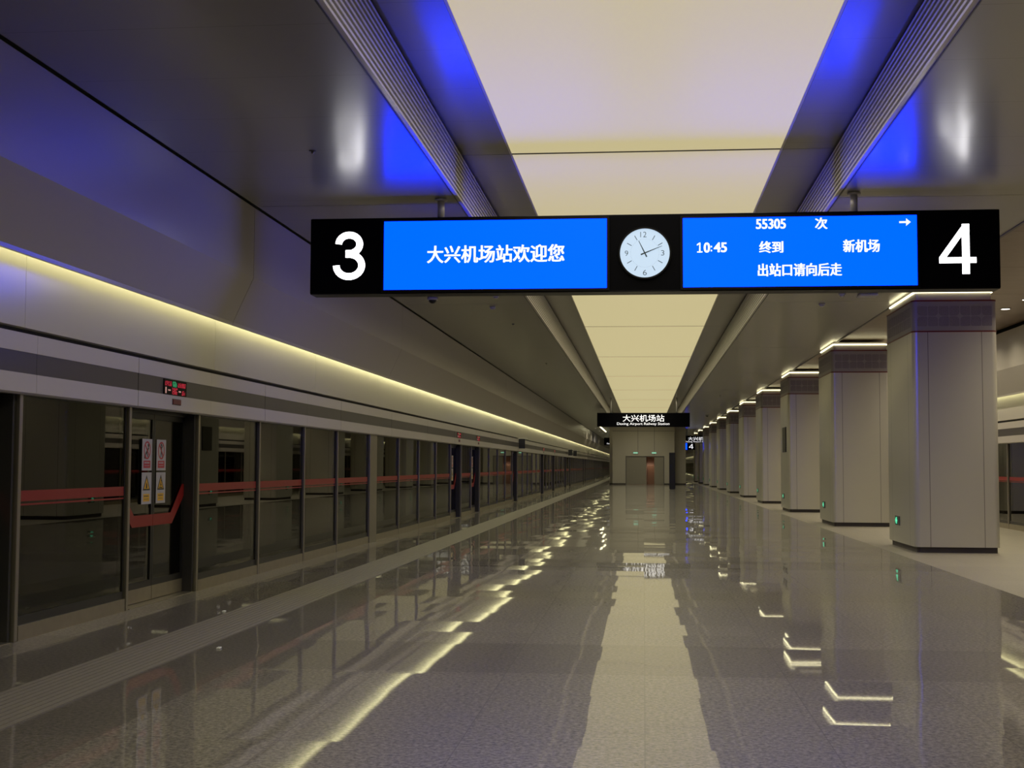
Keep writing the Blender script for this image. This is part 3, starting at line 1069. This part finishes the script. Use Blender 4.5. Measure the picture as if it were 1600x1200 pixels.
# ------------------------------------------------------------------ station name signs further along
def name_sign(y, x0, x1, z0, z1, label, posts, zt, cjk, lat, full=True):
    t = thing('station_name_sign', label, 'sign', (0, 0, 0), 'black station name signs')
    MB().box(x0, x1, y, y + .22, z0, z1, M['sign'], .01).obj('housing', t)
    for bb, s_, bo in ((cjk, '大兴机场站', .006), (lat, 'Daxing Airport Railway Station', .002)):
        link('text_line', text_mesh(s_, bb, y - .001, M['white_glow'], bo), t)
    for x in posts:
        MB().cyl((x, y + .11, z1 - .01), .04, zt - z1 + .01, 'Z', M['post'], 14).obj('hanger_post', t)
    return t
name_sign(74.0, -2.576, 2.532, 3.658, 4.434, 'black station name sign hanging below the glowing ceiling, before the end block',
          (-1.815, 1.815), ZT, (-1.159, 1.131, 3.945, 4.328), (-1.478, 1.411, 3.72, 3.90))
name_sign(116.0, 3.40, 7.2, 3.50, 4.12, 'far station name sign seen between the end block and the columns',
          (3.72, 4.3), ZS, (3.80, 6.05, 3.70, 4.02), (3.55, 6.4, 3.52, 3.67))
name_sign(140.0, -4.15, -1.0, 3.66, 4.43, 'far station name sign seen left of the end block',
          (-3.6, -2.4), ZS, (-3.5, -1.6, 3.95, 4.32), (-3.85, -1.3, 3.72, 3.90))
ns = thing('platform_number_sign', 'small sign with lit numeral 4 and blue screen beyond the end block', 'sign', (0, 0, 0))
MB().box(2.6, 4.42, 116.0, 116.2, 2.90, 3.48, M['sign'], .01).obj('housing', ns)
MB().box(2.6, 3.72, 115.98, 116.0, 2.93, 3.46, M['screen']).obj('screen', ns)
link('platform_number', numeral_mesh('4', (3.88, 4.26, 3.00, 3.40), 115.99, M['white_glow']), ns)

# ------------------------------------------------------------------ end block
BY = 108.0
bk = MB()
bk.box(-2.52, -1.46, BY, BY + 26, 0.1, ZS - .002, M['block'])
bk.box(1.63, 2.46, BY, BY + 26, 0.1, ZS - .002, M['block'])
bk.box(-1.46, 1.63, BY + .0, BY + 26, 2.29, ZS - .002, M['block'])
bk.box(-1.46, 1.63, BY + 1.6, BY + 1.7, 0, 2.29, M['door_inner'])
bk.box(-2.78, -2.52, BY + .9, BY + 26, 0.1, ZS - .002, M['block'])
bk.box(2.46, 3.38, BY + .9, BY + 26, 0.1, ZS - .002, M['block'])
bk.box(TL + .01, TR - .01, BY + .02, BY + 1, ZS, ZT, M['block'])
struct(bk.obj('wall_block'))
bb_ = MB()
bb_.box(-2.53, -1.47, BY - .02, BY + 1, 0, .10, M['plinth']).box(1.65, 2.47, BY - .02, BY + 1, 0, .10, M['plinth'])
bb_.box(-2.79, -2.53, BY + .88, BY + 26, 0, .10, M['plinth']).box(2.47, 3.39, BY + .88, BY + 26, 0, .10, M['plinth'])
struct(bb_.obj('baseboard_block'))
sm = MB()
for x in (-.47, .85):
    sm.box(x - .012, x + .012, BY - .006, BY, 2.4, ZS, M['grey_plastic'])
sm.box(-2.52, 2.46, BY - .006, BY, 4.30, 4.325, M['grey_plastic'])
struct(sm.obj('trim_6'))
dr = thing('double_door', 'grey double door in the end block with its right half ajar', 'door', (-1.46, BY, 0))
MB().box(0, .05, -.02, .1, 0, 2.29, M['grey_plastic']).box(3.04, 3.09, -.02, .1, 0, 2.29, M['grey_plastic']).box(.05, 3.04, -.02, .1, 2.24, 2.29, M['grey_plastic']).obj('frame', dr)
l = MB().box(.055, 1.66, .02, .07, .01, 2.235, M['door']).obj('door_leaf', dr)
MB().box(.68, .74, -.01, .02, 1.0, 1.08, M['steel']).obj('handle', l)
l2 = MB().box(2.30, 3.035, .02, .07, .01, 2.235, M['door']).obj('door_leaf', dr)
inl = thing('wall_cabinet', 'reddish brown cabinet seen through the half open door', 'cabinet', (.3, BY + 1.0, 0))
MB().box(0, .9, 0, .4, 0, 1.55, mat('brown_wood', (.15, .075, .045), .5), .01).obj('body', inl)
pl_d = bpy.data.lights.new('room_lamp', 'AREA'); pl_d.energy = 14; pl_d.color = (1, .8, .6); pl_d.size = .5; pl_d.spread = math.radians(120)
pl = bpy.data.objects.new('room_lamp', pl_d); pl.location = (.5, BY + .7, 2.28); COL.objects.link(pl)
for x, w_ in ((-.666, 'left'), (.823, 'right')):
    e = thing('exit_sign', f'pale green exit sign above the {w_} half of the far double door', 'exit sign', (x, BY, 2.55), 'pale exit signs on the end block')
    MB().box(-.20, .20, -.03, 0, -.07, .07, M['grey_plastic']).obj('housing', e)
    MB().box(-.18, .18, -.034, -.03, -.055, .055, M['exit_pale']).obj('panel', e)
tt = thing('information_totem', 'tall slim black totem standing in front of the end block', 'totem', (1.80, 85.7, 0))
MB().box(-.19, .19, -.06, .06, .03, 2.36, M['totem'], .01).obj('cabinet', tt)
MB().box(-.16, .16, -.05, .05, 0, .03, M['grey_plastic']).obj('base', tt)

# collar light of the end block
for x, y0, y1, w_ in ((-3.5, 106, 124, 'left'), (5.3, 134.0, 142, 'right')):
    if w_ == 'left':
        tag(MB().box(x - .05, x + .05, y0, y1, ZS - .03, ZS, M['led_col']).obj('ceiling_light_strip'), f'short light strip on the ceiling to the {w_} of the end block', 'light strip')

# ------------------------------------------------------------------ small ceiling fittings
def dome(x, y, lab):
    t = thing('dome_camera', lab, 'camera', (x, y, ZS), 'dome cameras on the ceiling')
    MB().cyl((0, 0, -.05), .10, .05, 'Z', M['white_plastic'], 24).obj('base', t)
    bm = bmesh.new()
    bmesh.ops.create_uvsphere(bm, u_segments=20, v_segments=10, radius=.075)
    for v in bm.verts:
        v.co.z = v.co.z * .9 - .05
    me = bpy.data.meshes.new('dome'); bm.to_mesh(me); bm.free(); me.materials.append(M['totem'])
    link('dome', me, t, True)
    return t
d0 = dome(-3.967, 24.75, 'white dome camera on the left ceiling just beyond the clock board')
c = copy_tree(d0); c.location = (3.9, 83, ZS); c['label'] = 'dark dome camera on the far right ceiling near the columns'
def detector(x, y, lab):
    t = thing('smoke_detector', lab, 'smoke detector', (x, y, ZS), 'smoke detectors on the ceiling')
    MB().cyl((0, 0, -.03), .055, .03, 'Z', M['white_plastic'], 20, .065).obj('base', t)
    MB().cyl((0, 0, -.055), .035, .025, 'Z', M['white_plastic'], 20, .045).obj('sensor', t)
    return t
s0 = detector(-3.0, 26.3, 'small smoke detector on the left ceiling beyond the clock board, the farther of two')
for x, y, l in ((-2.74, 24.55, 'small smoke detector on the left ceiling beyond the clock board, the nearer of two'),
                (3.62, 24.7, 'small smoke detector on the right ceiling beside the flat grey box'),
                (3.45, 26.2, 'small smoke detector on the right ceiling beyond the flat grey box')):
    c = copy_tree(s0); c.location = (x, y, ZS); c['label'] = l
ap = thing('ceiling_box', 'flat grey box on the right ceiling just beyond the clock board', 'ceiling box', (4.09, 24.8, ZS))
MB().box(-.17, .17, -.17, .17, -.05, 0, M['white_plastic'], .02).obj('cover', ap)
def sprinkler(x, y, lab, z=ZS):
    t = thing('sprinkler_head', lab, 'sprinkler', (x, y, z), 'sprinkler heads in the ceiling')
    MB().cyl((0, 0, -.008), .035, .008, 'Z', M['grey_plastic'], 16).obj('flange', t)
    MB().cyl((0, 0, -.035), .012, .027, 'Z', M['steel'], 10, .016).obj('nozzle', t)
    return t
q0 = sprinkler(-3.32, 13.0, 'tiny dark sprinkler head in the left ceiling above numeral 3')
for x, y, l in ((-2.9, 29.5, 'tiny sprinkler head in the left ceiling, first beyond the smoke detectors'),
                (-3.0, 41.0, 'tiny sprinkler head in the left ceiling, second beyond the smoke detectors'),
                (3.4, 60.0, 'tiny sprinkler head in the far right ceiling beside the columns')):
    c = copy_tree(q0); c.location = (x, y, ZS); c['label'] = l
def downlight(x, y, lab):
    t = thing('downlight', lab, 'downlight', (x, y, ZB), 'downlights behind the columns')
    MB().annulus((0, 0, -.012), .085, .11, .012, 'Z', M['white_plastic'], 28).obj('rim', t)
    MB().cyl((0, 0, -.008), .085, .008, 'Z', M['downlight'], 28).obj('lens', t)
    ld = bpy.data.lights.new('downlight_lamp', 'AREA')
    ld.shape = 'DISK'; ld.size = .16; ld.energy = DOWN_W; ld.color = (1.0, .88, .62); ld.spread = math.radians(140)
    l_ = bpy.data.objects.new('downlight_lamp', ld); COL.objects.link(l_); l_.parent = t; l_.location = (0, 0, -.012)
    return t
dl0 = downlight(7.324, 27.785, 'round white downlight right of the nearest column')
for k, y in enumerate([26.25 + 1.535 * i for i in range(-8, 25) if i != 1]):
    c = copy_tree(dl0); c.location.y = y
    c['label'] = 'round white downlight cut by the right edge of the picture' if k == 8 else f'round white downlight right of the columns, {ORD[k if k < 8 else k + 1]} from the near end'

for k, (x, y) in enumerate(((-4.0, 112), (-4.0, 121), (-4.0, 130), (-4.0, 142), (7.324, 112), (7.324, 121), (7.324, 132), (3.9, 121), (3.9, 132))):  # downlights added to brighten the hall beyond the block
    c = copy_tree(dl0); c.location = (x, y, ZB if x > 5 else ZS)
    c['label'] = f'added distant ceiling downlight past the end block, {ORD[k]} of nine'

# small white flecks on the floor
for x, y, l in ((-4.257, 13.316, 'tiny white fleck on the floor near the stickered door'), (-3.45, 10.675, 'tiny white fleck on the floor beside the tactile strip')):
    tag(MB().box(x - .014, x + .014, y - .03, y + .03, .006 if x > -4.2 and x < -3.6 else .0, .012, M['pale_fleck'], .003).obj('floor_fleck'), l, 'paper scrap', 'white flecks on the floor')
